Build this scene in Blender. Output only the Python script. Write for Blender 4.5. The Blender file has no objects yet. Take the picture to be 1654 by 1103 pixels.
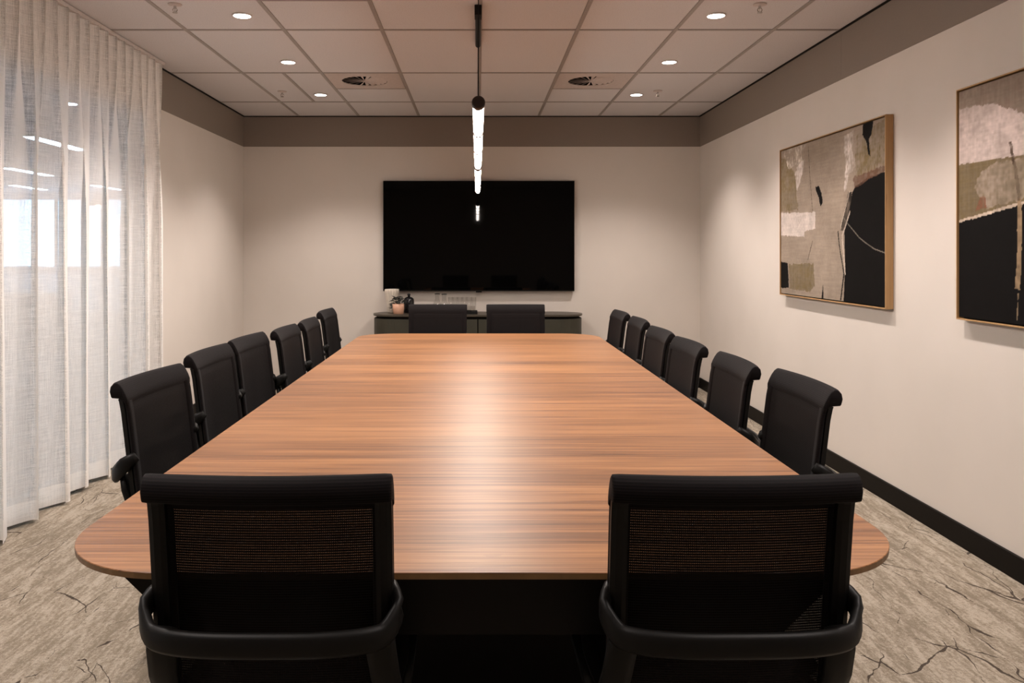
import bpy, bmesh, math, random
import numpy as np
from mathutils import Vector, Matrix
random.seed(7)
PI = math.pi
S = bpy.context.scene
C = S.collection

# ------------------------------------------------------------------ camera
cam_d = bpy.data.cameras.new('camera')
cam = bpy.data.objects.new('camera', cam_d); C.objects.link(cam)
cam.location = (0, 0, 1.357); cam.rotation_euler = (PI/2, 0, 0)
cam_d.sensor_width = 36; cam_d.lens = 1316/1654*36
cam_d.shift_x = 56/1654; cam_d.shift_y = -143.5/1654
cam_d.clip_start = 0.05; cam_d.clip_end = 200
S.camera = cam
S.view_settings.view_transform = 'Standard'
S.view_settings.look = 'None'
S.view_settings.exposure = 0.0
S.view_settings.gamma = 1.0
S.view_settings.use_curve_mapping = False
S.cycles.transparent_max_bounces = 24

# ------------------------------------------------------------------ world: overcast daylight beyond the facade
W = bpy.data.worlds.new('world'); S.world = W; W.use_nodes = True
bg = W.node_tree.nodes['Background']
bg.inputs['Color'].default_value = (0.44, 0.70, 1.0, 1); bg.inputs['Strength'].default_value = 5.5

# light levels
DOWNLIGHT_W = 120.0
TUBE = 105.0
WARM = (1.0, 0.895, 0.84)
CEIL = 2.727

# ------------------------------------------------------------------ helpers
def link(name, me, m=None, parent=None, kind=None):
    o = bpy.data.objects.new(name, me); C.objects.link(o)
    if m is not None: me.materials.append(m)
    if parent is not None: o.parent = parent
    if kind: o['kind'] = kind
    return o
def mesh_from(name, bm, smooth=False):
    me = bpy.data.meshes.new(name); bmesh.ops.recalc_face_normals(bm, faces=bm.faces)
    if smooth:
        for f in bm.faces: f.smooth = True
    bm.to_mesh(me); bm.free(); return me
def obj(name, bm, m, parent=None, smooth=False, kind=None):
    return link(name, mesh_from(name, bm, smooth), m, parent, kind)
def raw(name, verts, faces, m, parent=None, smooth=False, kind=None):
    me = bpy.data.meshes.new(name); me.from_pydata([tuple(v) for v in verts], [], faces)
    bm = bmesh.new(); bm.from_mesh(me); bmesh.ops.recalc_face_normals(bm, faces=bm.faces); bm.to_mesh(me); bm.free()
    if smooth:
        for p in me.polygons: p.use_smooth = True
    return link(name, me, m, parent, kind)
def box(bm, x0, x1, y0, y1, z0, z1, bev=0.0, seg=2):
    vs = [bm.verts.new((x, y, z)) for x in (x0, x1) for y in (y0, y1) for z in (z0, z1)]
    fs = [(0,1,3,2),(4,6,7,5),(0,4,5,1),(2,3,7,6),(0,2,6,4),(1,5,7,3)]
    faces = [bm.faces.new([vs[i] for i in f]) for f in fs]
    if bev > 0:
        es = list({e for f in faces for e in f.edges})
        bmesh.ops.bevel(bm, geom=es, offset=bev, segments=seg, affect='EDGES', profile=0.5)
def bx(x0, x1, y0, y1, z0, z1, bev=0.0, seg=2):
    bm = bmesh.new(); box(bm, x0, x1, y0, y1, z0, z1, bev, seg); return bm
def cyl(bm, p0, p1, r0, r1=None, n=20, caps=True):
    p0, p1 = Vector(p0), Vector(p1); r1 = r0 if r1 is None else r1
    ax = (p1-p0).normalized(); t = Vector((0,0,1)) if abs(ax.z) < .9 else Vector((1,0,0))
    u = ax.cross(t).normalized(); v = ax.cross(u)
    A = [bm.verts.new(p0+(u*math.cos(a)+v*math.sin(a))*r0) for a in [2*PI*i/n for i in range(n)]]
    B = [bm.verts.new(p1+(u*math.cos(a)+v*math.sin(a))*r1) for a in [2*PI*i/n for i in range(n)]]
    for i in range(n): bm.faces.new([A[i], A[(i+1)%n], B[(i+1)%n], B[i]])
    if caps: bm.faces.new(A); bm.faces.new(B)
def lathe(bm, prof, n=32, cx=0, cy=0, flute=0, fn=0):
    rings = []
    for r, z in prof:
        ring = []
        for i in range(n):
            a = 2*PI*i/n; rr = r*(1+flute*math.cos(fn*a)) if fn else r
            ring.append(bm.verts.new((cx+rr*math.cos(a), cy+rr*math.sin(a), z)))
        rings.append(ring)
    for A, B in zip(rings, rings[1:]):
        for i in range(n): bm.faces.new([A[i], A[(i+1)%n], B[(i+1)%n], B[i]])
    bm.faces.new(rings[0]); bm.faces.new(rings[-1])
def sweep(bm, pts, w, h, up=Vector((0,0,1)), round_=0):
    """rectangular section (w across, h along up-ish) along a path"""
    rings = []
    pts = [Vector(p) for p in pts]
    for i, p in enumerate(pts):
        t = (pts[min(i+1, len(pts)-1)]-pts[max(i-1, 0)]).normalized()
        s = t.cross(up).normalized(); q = s.cross(t).normalized()
        ww = w[i] if isinstance(w, list) else w; hh = h[i] if isinstance(h, list) else h
        c = .3
        sec = [(-.5,-.5+c*.6),(-.5,.5-c*.6),(-.5+c,.5),(.5-c,.5),(.5,.5-c*.6),(.5,-.5+c*.6),(.5-c,-.5),(-.5+c,-.5)]
        rings.append([bm.verts.new(p+s*a*ww+q*b*hh) for a, b in sec])
    n = 8
    for A, B in zip(rings, rings[1:]):
        for i in range(n): bm.faces.new([A[i], A[(i+1)%n], B[(i+1)%n], B[i]])
    bm.faces.new(rings[0]); bm.faces.new(rings[-1])
def empty(name, loc=(0,0,0), rz=0, label=None, cat=None, group=None):
    o = bpy.data.objects.new(name, None); C.objects.link(o); o.location = loc; o.rotation_euler = (0,0,rz)
    o.empty_display_size = .1
    tag(o, label, cat, group); return o
def tag(o, label=None, cat=None, group=None):
    if label: o['label'] = label
    if cat: o['category'] = cat
    if group: o['group'] = group
    return o
def kids(o): return [c for c in ALL_CHILDREN.get(o.name, [])]
def dup(root, loc, rz, label, base=0.0):
    r = root.copy(); C.objects.link(r); r.location = loc; r.rotation_euler = (0,0,rz); r['label'] = label
    for ch in list(root.children):
        c = ch.copy(); C.objects.link(c); c.parent = r
        if base and ch.name.split('.')[0] == 'leg': c.rotation_euler.z = base
        for g in list(ch.children):
            d = g.copy(); C.objects.link(d); d.parent = c
    return r

# ------------------------------------------------------------------ materials
class M:
    def __init__(s, name):
        s.m = bpy.data.materials.new(name); s.m.use_nodes = True
        s.t = s.m.node_tree; s.n = s.t.nodes; s.l = s.t.links
        s.b = s.n['Principled BSDF']; s.out = s.n['Material Output']
    def node(s, ty, **kw):
        nd = s.n.new(ty)
        for k, v in kw.items():
            if k.startswith('i_'): nd.inputs[k[2:].replace('_', ' ')].default_value = v
            else: setattr(nd, k, v)
        return nd
    def link(s, a, b): s.l.new(a, b)
    def coord(s, scale=(1,1,1), which='Object'):
        tc = s.node('ShaderNodeTexCoord'); mp = s.node('ShaderNodeMapping')
        mp.inputs['Scale'].default_value = scale; s.link(tc.outputs[which], mp.inputs['Vector']); return mp.outputs['Vector']
    def noise(s, vec, scale=1, detail=3, rough=.5, dist=0):
        nd = s.node('ShaderNodeTexNoise'); nd.inputs['Scale'].default_value = scale
        nd.inputs['Detail'].default_value = detail; nd.inputs['Roughness'].default_value = rough
        nd.inputs['Distortion'].default_value = dist; s.link(vec, nd.inputs['Vector']); return nd.outputs['Fac']
    def ramp(s, fac, stops):
        r = s.node('ShaderNodeValToRGB'); e = r.color_ramp.elements
        while len(e) < len(stops): e.new(.5)
        for i, (p, c) in enumerate(stops):
            e[i].position = p; e[i].color = (*c, 1) if len(c) == 3 else c
        s.link(fac, r.inputs['Fac']); return r.outputs['Color']
    def math(s, op, a, b=None, c=None, clamp=False):
        nd = s.node('ShaderNodeMath', operation=op); nd.use_clamp = clamp
        for i, v in enumerate((a, b, c)):
            if v is None: continue
            if hasattr(v, 'links'): s.link(v, nd.inputs[i])
            else: nd.inputs[i].default_value = v
        return nd.outputs[0]
    def mix(s, fac, a, b, blend='MIX'):
        nd = s.node('ShaderNodeMix', data_type='RGBA', blend_type=blend)
        for k, v in ((0, fac), (6, a), (7, b)):
            if hasattr(v, 'links'): s.link(v, nd.inputs[k])
            elif k == 0: nd.inputs[0].default_value = v
            else: nd.inputs[k].default_value = (*v, 1)
        return nd.outputs[2]
    def bump(s, h, strength=.3, dist=.002):
        nd = s.node('ShaderNodeBump'); nd.inputs['Strength'].default_value = strength; nd.inputs['Distance'].default_value = dist
        s.link(h, nd.inputs['Height']); s.link(nd.outputs[0], s.b.inputs['Normal'])
    def set(s, col=None, rough=None, metal=None, **kw):
        if col is not None:
            if hasattr(col, 'links'): s.link(col, s.b.inputs['Base Color'])
            else: s.b.inputs['Base Color'].default_value = (*col, 1)
        if rough is not None:
            if hasattr(rough, 'links'): s.link(rough, s.b.inputs['Roughness'])
            else: s.b.inputs['Roughness'].default_value = rough
        if metal is not None: s.b.inputs['Metallic'].default_value = metal
        for k, v in kw.items(): s.b.inputs[k.replace('_', ' ')].default_value = v
        return s.m

def plain(name, col, rough=.5, metal=0, var=.06, vs=40, spec=None):
    a = M(name); n = a.noise(a.coord(), vs, 3)
    c = a.ramp(n, [(.3, tuple(v*(1-var) for v in col)), (.7, tuple(min(1, v*(1+var)) for v in col))])
    a.set(c, rough, metal)
    if spec is not None: a.b.inputs['Specular IOR Level'].default_value = spec
    return a.m

# painted / vinyl walls
a = M('wall_vinyl'); v = a.coord()
n1 = a.noise(v, 700, 2); n2 = a.noise(a.coord((1,1,1)), 1.6, 3)
a.set(a.ramp(n2, [(.3, (.60,.545,.49)), (.7, (.64,.58,.525))]), .62); a.bump(n1, .12, .0008); MAT_WALL = a.m
a = M('wall_band'); n1 = a.noise(a.coord((3,3,60)), 20, 3)
a.set(a.ramp(n1, [(.3, (.205,.165,.135)), (.7, (.225,.182,.15))]), .6); MAT_BAND = a.m
a = M('ceiling_tile_mineral'); v = a.coord()
n1 = a.noise(v, 180, 4, .6); n2 = a.noise(v, 38, 3)
a.set(a.ramp(n1, [(.30, (.39,.365,.37)), (.42, (.585,.56,.565)), (.7, (.625,.60,.605))]), .85)
a.bump(n1, .5, .002); MAT_TILE = a.m
MAT_TEE = plain('grid_tee_paint', (.30,.265,.245), .5)
MAT_VENTPLATE = plain('vent_paint', (.50,.43,.40), .5)
MAT_DARK = plain('plenum_black', (.006,.005,.004), .8, spec=.1)
MAT_BASEBOARD = plain('baseboard_black', (.006,.0045,.0035), .55, spec=.1)
MAT_BLACKMETAL = plain('black_metal', (.006,.0045,.004), .5, spec=.2)
MAT_LAMPCAP = plain('bronze_black_cap', (.03,.018,.014), .38)
MAT_CHROME = plain('polished_aluminium', (.62,.60,.58), .18, 1.0, .03)
MAT_PLASTIC = plain('black_plastic', (.0045,.004,.0035), .5, spec=.22)
MAT_WHITEPLASTIC = plain('white_plastic', (.55,.50,.47), .4)
MAT_GREEN = plain('credenza_green', (.026,.024,.014), .5, var=.1, vs=8)
MAT_GREENTOP = plain('credenza_top', (.050,.040,.028), .4, var=.1, vs=8)
MAT_FRAMEWOOD = None
MAT_CREAM = plain('cream_ceramic', (.58,.52,.44), .55)
MAT_PEACH = plain('peach_clay', (.60,.34,.23), .6)
MAT_LEAF = plain('dark_leaf', (.012,.014,.010), .5, var=.3)
MAT_GLOSSBLACK = plain('gloss_black_ceramic', (.008,.008,.009), .12)
MAT_ALU = plain('window_frame_grey', (.10,.105,.11), .4)
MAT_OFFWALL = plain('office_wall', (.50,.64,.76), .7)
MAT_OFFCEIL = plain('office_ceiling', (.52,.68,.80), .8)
MAT_OFFFLOOR = plain('office_carpet', (.075,.075,.08), .9, var=.3, vs=5)
MAT_OFFDARK = plain('office_storage', (.09,.085,.08), .6)

# TV screen
a = M('screen_glass'); a.set((.001,.001,.001), .03, 0); a.b.inputs['Specular IOR Level'].default_value = .22; MAT_SCREEN = a.m

# glass
def glass(name, col=(1,1,1), rough=0.0, f=.06):
    a = M(name); tr = a.node('ShaderNodeBsdfTransparent'); tr.inputs[0].default_value = (*col, 1)
    gl = a.node('ShaderNodeBsdfGlossy'); gl.inputs['Roughness'].default_value = rough
    fr = a.node('ShaderNodeFresnel'); fr.inputs['IOR'].default_value = 1.5
    mx = a.node('ShaderNodeMixShader'); ge = a.node('ShaderNodeNewGeometry')
    a.link(a.math('MULTIPLY', fr.outputs[0], a.math('SUBTRACT', 1.0, ge.outputs['Backfacing'])), mx.inputs[0]); a.link(tr.outputs[0], mx.inputs[1]); a.link(gl.outputs[0], mx.inputs[2])
    a.link(mx.outputs[0], a.out.inputs['Surface']); return a.m
MAT_GLASS = glass('clear_glass', (.93,.97,.97))
MAT_TUMBLER = glass('tumbler_glass', (.955,.955,.95))

# wood grain runs across the table (local x)
def wood(name, gx, tones, rough, scale=1.0, ax=0, strips=True):
    a = M(name)
    sc = [1.5*scale, 58*scale, 58*scale] if ax == 0 else ([34*scale, 1.3*scale, 34*scale] if ax == 1 else [34*scale, 34*scale, 1.3*scale])
    v = a.coord(tuple(sc))
    n1 = a.noise(v, 1.0, 6, .62, .6)
    sc2 = [c*4.2 for c in sc]; sc2[ax] = sc[ax]*1.6
    n2 = a.noise(a.coord(tuple(sc2)), 1.0, 4, .6, .3)
    n3 = a.noise(a.coord(tuple(c*.28 if i != ax else c*.55 for i, c in enumerate(sc))), 1.0, 3, .5, 1.2)
    f = a.math('ADD', a.math('MULTIPLY', n1, .40), a.math('ADD', a.math('MULTIPLY', n2, .42), a.math('MULTIPLY', n3, .24)))
    if strips:
        tc = a.node('ShaderNodeTexCoord'); sp = a.node('ShaderNodeSeparateXYZ'); a.link(tc.outputs['Object'], sp.inputs[0])
        q = a.math('FLOOR', a.math('DIVIDE', sp.outputs[1], .148))
        wn = a.node('ShaderNodeTexWhiteNoise', noise_dimensions='1D'); a.link(q, wn.inputs['W'])
        f = a.math('ADD', f, a.math('MULTIPLY', a.math('SUBTRACT', wn.outputs['Value'], .5), .075))
        fr = a.math('FRACT', a.math('DIVIDE', sp.outputs[1], .148))
        ln = a.math('LESS_THAN', fr, .018)
        f = a.math('SUBTRACT', f, a.math('MULTIPLY', ln, .10))
    c = a.ramp(f, tones)
    # knots: short darker flecks
    kv = a.coord(tuple((2.2 if i == ax else 14) for i in range(3)))
    kn = a.noise(kv, 1.0, 2, .5, 2.0)
    km = a.math('MULTIPLY', a.math('GREATER_THAN', kn, .70), .28)
    c = a.mix(km, c, (.16,.06,.03))
    a.set(c, rough); a.bump(f, .05, .0006)
    return a
W1 = wood('walnut_veneer', 0, [(.36, (.062,.021,.006)), (.45, (.142,.055,.017)), (.53, (.228,.094,.031)), (.63, (.345,.158,.058))], .44)
W1.b.inputs['Specular IOR Level'].default_value = .42
W1.b.inputs['Coat Weight'].default_value = .30; W1.b.inputs['Coat Roughness'].default_value = .50
MAT_TABLE = W1.m
MAT_TABLEEDGE = plain('table_edge_band', (.17,.09,.032), .45, var=.15, vs=30)
MAT_FRAMEWOOD = wood('oak_frame', 1, [(.35, (.27,.15,.06)), (.55, (.42,.245,.105)), (.7, (.50,.31,.145))], .45, 1.0, 2, False).m

# carpet
a = M('carpet'); tc = a.coord((1,1,1))
st = a.noise(a.coord((14,2.2,1)), 1.0, 5, .68, .7)
st2 = a.noise(a.coord((62,16,1)), 1.0, 4, .6, .4)
pile = a.noise(tc, 330, 3, .7)
pile2 = a.noise(tc, 85, 3, .7)
f = a.math('ADD', a.math('MULTIPLY', st, .42), a.math('ADD', a.math('MULTIPLY', st2, .30), a.math('MULTIPLY', pile2, .28)))
base = a.ramp(f, [(.44, (.25,.205,.152)), (.50, (.345,.290,.222)), (.56, (.46,.395,.315))])
base = a.mix(.55, base, a.ramp(pile, [(.35, (.30,.30,.30)), (.62, (1,1,1))]), 'MULTIPLY')
wp = a.node('ShaderNodeTexNoise'); wp.inputs['Scale'].default_value = 3.0; wp.inputs['Detail'].default_value = 3; a.link(tc, wp.inputs['Vector'])
def cracks(scale, wmax, off, thr):
    sc = a.node('ShaderNodeVectorMath', operation='SCALE'); a.link(wp.outputs['Color'], sc.inputs[0]); sc.inputs['Scale'].default_value = .22
    ad = a.node('ShaderNodeVectorMath', operation='ADD'); a.link(tc, ad.inputs[0]); a.link(sc.outputs[0], ad.inputs[1])
    mp = a.node('ShaderNodeMapping'); mp.inputs['Scale'].default_value = scale; mp.inputs['Location'].default_value = off; a.link(ad.outputs[0], mp.inputs['Vector'])
    vo = a.node('ShaderNodeTexVoronoi', feature='DISTANCE_TO_EDGE', voronoi_dimensions='2D'); vo.inputs['Scale'].default_value = 1.0; vo.inputs['Randomness'].default_value = 1.0
    a.link(mp.outputs[0], vo.inputs['Vector'])
    mk = a.noise(a.coord((2.6,2.0,1), 'Object'), 1.0+off[0]*.13, 3, .6)
    wd = a.math('MULTIPLY', a.math('SUBTRACT', mk, thr), wmax, None)
    fray = a.math('MULTIPLY', a.math('SUBTRACT', pile2, .5), .012)
    return a.math('LESS_THAN', a.math('ADD', vo.outputs['Distance'], fray), wd)
c1 = cracks((5.2,1.5,1), .11, (0.3,0.7,0), .50)
c2 = cracks((2.3,1.6,1), .05, (3.7,1.9,0), .49)
c3 = cracks((3.1,.8,1), .07, (8.2,5.1,0), .49)
cr = a.math('MAXIMUM', a.math('MAXIMUM', c1, c2), c3)
col = a.mix(a.math('MULTIPLY', cr, .88), base, (.035,.024,.018))
a.set(col, .95); a.b.inputs['Specular IOR Level'].default_value = .15
a.bump(a.math('ADD', pile, a.math('MULTIPLY', pile2, .6)), .7, .004); MAT_CARPET = a.m

# sheer linen curtain: open weave, holes close at grazing angles because the threads have thickness
def sheer(name, tmin, tmax, col):
    a = M(name); v = a.coord((1,1,1))
    w1 = a.noise(a.coord((260,260,9)), 1, 2, .6); w2 = a.noise(a.coord((9,9,260)), 1, 2, .6); w3 = a.noise(v, 240, 3, .7)
    h = a.math('ADD', a.math('ADD', w1, w2), w3)                       # ~1.5 mean
    open_ = a.math('MULTIPLY_ADD', a.math('SUBTRACT', h, 1.5), .85, (tmin+tmax)/2, True)
    lw = a.node('ShaderNodeLayerWeight'); lw.inputs['Blend'].default_value = .5
    fc = a.math('SUBTRACT', 1.0, lw.outputs['Facing'])
    fac = a.math('MULTIPLY', open_, a.math('POWER', fc, 3.4), None, True)
    df = a.node('ShaderNodeBsdfDiffuse'); df.inputs['Color'].default_value = (*col, 1)
    tl = a.node('ShaderNodeBsdfTranslucent'); tl.inputs['Color'].default_value = (*col, 1)
    m1 = a.node('ShaderNodeMixShader'); m1.inputs[0].default_value = .22; a.link(df.outputs[0], m1.inputs[1]); a.link(tl.outputs[0], m1.inputs[2])
    tr = a.node('ShaderNodeBsdfTransparent')
    m2 = a.node('ShaderNodeMixShader'); a.link(fac, m2.inputs[0]); a.link(m1.outputs[0], m2.inputs[1]); a.link(tr.outputs[0], m2.inputs[2])
    a.link(m2.outputs[0], a.out.inputs['Surface']); return a.m
MAT_SHEER = sheer('sheer_linen', .24, .46, (.94,.915,.885))
MAT_HEM = sheer('sheer_hem', .02, .10, (.95,.92,.88))

# mesh fabric of the chairs
def chair_mesh(name, holes):
    a = M(name); tc = a.node('ShaderNodeTexCoord'); sp = a.node('ShaderNodeSeparateXYZ'); a.link(tc.outputs['Object'], sp.inputs[0])
    P = .0052
    fz = a.math('FRACT', a.math('DIVIDE', sp.outputs[2], P)); fx = a.math('FRACT', a.math('DIVIDE', sp.outputs[0], .0036))
    rib = a.math('GREATER_THAN', fz, .62)
    nz = a.noise(a.coord((40,40,260)), 1, 2)
    c = a.mix(rib, (.0032,.0021,.0023), (.0105,.0074,.0080)); a.b.inputs['Sheen Weight'].default_value = .02; a.b.inputs['Sheen Roughness'].default_value = .4
    c = a.mix(a.math('MULTIPLY', nz, .5), c, (.006,.005,.005))
    a.set(c, .75); a.b.inputs['Specular IOR Level'].default_value = .12
    a.bump(rib, .5, .0012)
    if holes:
        hz = a.math('MULTIPLY', a.math('GREATER_THAN', fz, .16), a.math('LESS_THAN', fz, .52))
        hx = a.math('GREATER_THAN', fx, .42)
        lw = a.node('ShaderNodeLayerWeight'); lw.inputs['Blend'].default_value = .5
        op = a.math('SUBTRACT', 1.05, a.math('MULTIPLY', lw.outputs['Facing'], 1.5), None, True)
        hole = a.math('MULTIPLY', a.math('MULTIPLY', hz, hx), a.math('MULTIPLY', op, .12))
        tr = a.node('ShaderNodeBsdfTransparent'); mx = a.node('ShaderNodeMixShader')
        a.link(hole, mx.inputs[0]); a.link(a.b.outputs[0], mx.inputs[1]); a.link(tr.outputs[0], mx.inputs[2]); a.link(mx.outputs[0], a.out.inputs['Surface'])
    return a.m
MAT_MESH = chair_mesh('chair_mesh_fabric', True)
MAT_MESHSOLID = chair_mesh('chair_knit_fabric', False)

def emit(name, col, s):
    a = M(name); e = a.node('ShaderNodeEmission'); e.inputs[0].default_value = (*col, 1); e.inputs[1].default_value = s
    a.link(e.outputs[0], a.out.inputs['Surface']); return a.m
MAT_LENS = emit('downlight_lens', (1,.92,.84), 14)
MAT_TUBE = emit('pendant_tube_glow', (1,.90,.82), TUBE)
MAT_PANEL = emit('office_panel_glow', (.62,.84,1), 60)
MAT_BULB = emit('office_bulb_glow', (1,.72,.42), 30)

# ------------------------------------------------------------------ room shell
XL, XR, YB, YN = -2.354, 2.242, 8.195, -1.62
H = CEIL
def struct(name, bm, m, parent=None, smooth=False):
    return obj(name, bm, m, parent, smooth, 'structure' if parent is None else None)
floor = struct('floor', bx(XL-.06, XR+.06, YN-.1, YB+.1, -.1, 0), MAT_CARPET)
struct('wall_back', bx(XL-.12, XR+.12, YB, YB+.12, 0, 2.86), MAT_WALL)
struct('wall_right', bx(XR, XR+.12, YN, YB, 0, 2.86), MAT_WALL)
struct('wall_front', bx(XL-.12, XR+.12, YN-.12, YN, 0, 2.86), MAT_WALL)
WY0, WY1, WZ = .35, 5.66, 2.34
bm = bmesh.new()
box(bm, XL-.12, XL, WY1, YB, 0, 2.86); box(bm, XL-.12, XL, YN, WY0, 0, 2.86); box(bm, XL-.12, XL, WY0, WY1, WZ, 2.86)
struct('wall_left', bm, MAT_WALL)
# painted band under the ceiling, in panels with fine joints (4 mm proud board)
BZ = 2.422
seq = 1
def trim(bmx, m=MAT_BAND):
    global seq
    o = struct('trim_%d' % seq, bmx, m); seq += 1; return o
for x0, x1 in ((XL+.004, XR-.004),): trim(bx(x0, x1, YB-.004, YB, BZ, H-.006))
for y0, y1 in ((-1.6, .2), (.2015, 2.6), (2.6015, 5.01), (5.0115, YB-.004)):
    trim(bx(XR-.004, XR, y0, y1, BZ, H-.006))
for y0, y1 in ((WY1+.2, YB-.004), ):
    trim(bx(XL, XL+.004, y0, y1, BZ, H-.006))
# baseboards
BH = .103
struct('baseboard_back', bx(XL, XR, YB-.014, YB, 0, BH, .002, 1), MAT_BASEBOARD)
struct('baseboard_right', bx(XR-.014, XR, YN, YB-.014, 0, BH, .002, 1), MAT_BASEBOARD)
struct('baseboard_left', bx(XL, XL+.014, WY1+.05, YB-.014, 0, BH, .002, 1), MAT_BASEBOARD)
struct('baseboard_front', bx(XL+.014, XR-.014, YN, YN+.014, 0, BH, .002, 1), MAT_BASEBOARD)

# ceiling: slab, tee grid and single tiles
ceil_ = struct('ceiling', bx(XL-.12, XR+.12, YN-.12, YB+.12, 2.86, 2.95), MAT_TILE)
TX = [XL] + [.015+.603*k for k in range(-3, 4)] + [XR]
TY = [YN, -.98, .22, 1.42, 2.62, 3.82, 5.02, 6.22, 7.42, YB]
TW = .024
tn = []
def tee(x0, x1, y0, y1, z=0):
    obj('grid_tee', bx(x0, x1, y0, y1, H-.0005+z, H+.028), MAT_TEE, ceil_)
for x in TX[1:-1]: tee(x-TW/2, x+TW/2, YN, YB)
for i in range(len(TX)-1):
    xa = TX[i]+(TW/2 if i > 0 else 0); xb = TX[i+1]-(TW/2 if i < len(TX)-2 else 0)
    for y in TY[1:-1]: tee(xa, xb, y-TW/2, y+TW/2)
vent_cells = [(2, 7), (5, 7)]
tile_mesh = {}
def tile(x0, x1, y0, y1):
    dz = .0025 + random.uniform(0, .0012)
    key = (round(x1-x0, 3), round(y1-y0, 3))
    if key not in tile_mesh:
        w, d = key
        tile_mesh[key] = mesh_from('ceiling_tile', bx(-w/2, w/2, -d/2, d/2, 0, .016))
        tile_mesh[key].materials.append(MAT_TILE)
    o = bpy.data.objects.new('ceiling_tile', tile_mesh[key]); C.objects.link(o); o.parent = ceil_
    o.location = ((x0+x1)/2, (y0+y1)/2, H+dz)
grille_cell = (2, 4)
for i in range(len(TX)-1):
    for j in range(len(TY)-1):
        xa = TX[i]+(TW/2 if i > 0 else 0)+.0008; xb = TX[i+1]-(TW/2 if i < len(TX)-2 else 0)-.0008
        ya = TY[j]+(TW/2 if j > 0 else 0)+.0008; yb = TY[j+1]-(TW/2 if j < len(TY)-2 else 0)-.0008
        if (i, j) in vent_cells:
            tee(xa, xb, 6.82-TW/2, 6.82+TW/2); tile(xa, xb, 6.82+TW/2+.001, yb)
        elif (i, j) == (1, 7):
            xm = -1.484; tee(xm-TW/2, xm+TW/2, ya, yb); tile(xa, xm-TW/2-.001, ya, yb); tile(xm+TW/2+.001, xb, ya, yb)
        elif (i, j) == (2, 5):     # return grille takes the near half of this cell
            tee(xa, xb, 4.43-TW/2, 4.43+TW/2); tile(xa, xb, 4.43+TW/2+.001, yb)
        else: tile(xa, xb, ya, yb)
# black strips standing in for the shadow gap round the ceiling edge
struct('trim_%d' % seq, bx(XR-.018, XR, YN, YB, H-.005, H+.001), MAT_BASEBOARD); seq += 1
struct('trim_%d' % seq, bx(XL, XL+.018, WY1+.2, YB, H-.005, H+.001), MAT_BASEBOARD); seq += 1
struct('trim_%d' % seq, bx(XL+.018, XR-.018, YB-.018, YB, H-.005, H+.001), MAT_BASEBOARD); seq += 1

# window_1: full height glazing behind the curtain
win = bpy.data.objects.new('window_1', None); C.objects.link(win); win['kind'] = 'structure'
XG = XL-.06
bm = bmesh.new()
box(bm, XG-.03, XG+.03, WY0, WY1, WZ-.05, WZ); box(bm, XG-.03, XG+.03, WY0, WY1, 0, .06)
posts = [WY0+.025, 1.9, 3.45, WY1-.025]
obj('window_rail', bm, MAT_ALU, win)
for y in posts: obj('window_post', bx(XG-.03, XG+.03, y-.025, y+.025, .06, WZ-.05), MAT_ALU, win)
for a0, a1 in zip(posts, posts[1:]): obj('pane', bx(XG-.005, XG+.005, a0+.025, a1-.025, .06, WZ-.05), MAT_GLASS, win)

# ------------------------------------------------------------------ open office beyond the glass
OX, OY, ON = -13.0, 18.5, -2.5
struct('floor', bx(OX, XL-.06, ON, OY, -.1, 0), MAT_OFFFLOOR)
struct('floor', bx(XL-.06, 6, YB+.14, OY, -.1, 0), MAT_OFFFLOOR)
struct('ceiling', bx(OX, XL-.12, ON, OY, H, H+.1), MAT_OFFCEIL)
struct('ceiling', bx(XL-.12, 6, YB+.14, OY, H, H+.1), MAT_OFFCEIL)
bm = bmesh.new(); LY0, LY1 = 1.0, 17.5
box(bm, OX-.1, OX, ON, OY+.1, 0, 1.05); box(bm, OX-.1, OX, ON, OY+.1, 2.56, H); box(bm, OX-.1, OX, ON, LY0, 1.05, 2.56); box(bm, OX-.1, OX, LY1, OY+.1, 1.05, 2.56)
struct('wall_office_left', bm, MAT_OFFWALL)
win_added = bpy.data.objects.new('added_window', None); C.objects.link(win_added); win_added['kind'] = 'structure'  # unseen window band added to let more daylight into the office
for k in range(9):
    y = LY0+(LY1-LY0)*k/8; obj('window_post', bx(OX-.07, OX-.01, y-.03, y+.03, 1.05, 2.56), MAT_ALU, win_added)
    if k < 8: obj('pane', bx(OX-.045, OX-.035, y+.03, y+(LY1-LY0)/8-.03, 1.05, 2.56), MAT_GLASS, win_added)
struct('wall_office_front', bx(OX, XL-.12, ON-.1, ON, 0, H), MAT_OFFWALL)
struct('wall_office_right', bx(6, 6.1, YB, OY+.1, 0, H), MAT_OFFWALL)
FX0, FX1, FZ0, FZ1 = -11.2, -1.5, 1.05, 2.56
bm = bmesh.new()
box(bm, OX, 6, OY, OY+.1, 0, FZ0); box(bm, OX, 6, OY, OY+.1, FZ1, H); box(bm, OX, FX0, OY, OY+.1, FZ0, FZ1); box(bm, FX1, 6, OY, OY+.1, FZ0, FZ1)
struct('wall_office_back', bm, MAT_OFFWALL)
win2 = bpy.data.objects.new('window_2', None); C.objects.link(win2); win2['kind'] = 'structure'
n = 6
for k in range(n+1):
    x = FX0+(FX1-FX0)*k/n; obj('window_post', bx(x-.03, x+.03, OY+.01, OY+.07, FZ0, FZ1), MAT_ALU, win2)
    if k < n: obj('pane', bx(x+.03, x+(FX1-FX0)/n-.03, OY+.035, OY+.045, FZ0, FZ1), MAT_GLASS, win2)
obj('window_sill', bx(FX0-.05, FX1+.05, OY-.12, OY+.02, FZ0-.04, FZ0), MAT_OFFWALL, win2)

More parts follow.
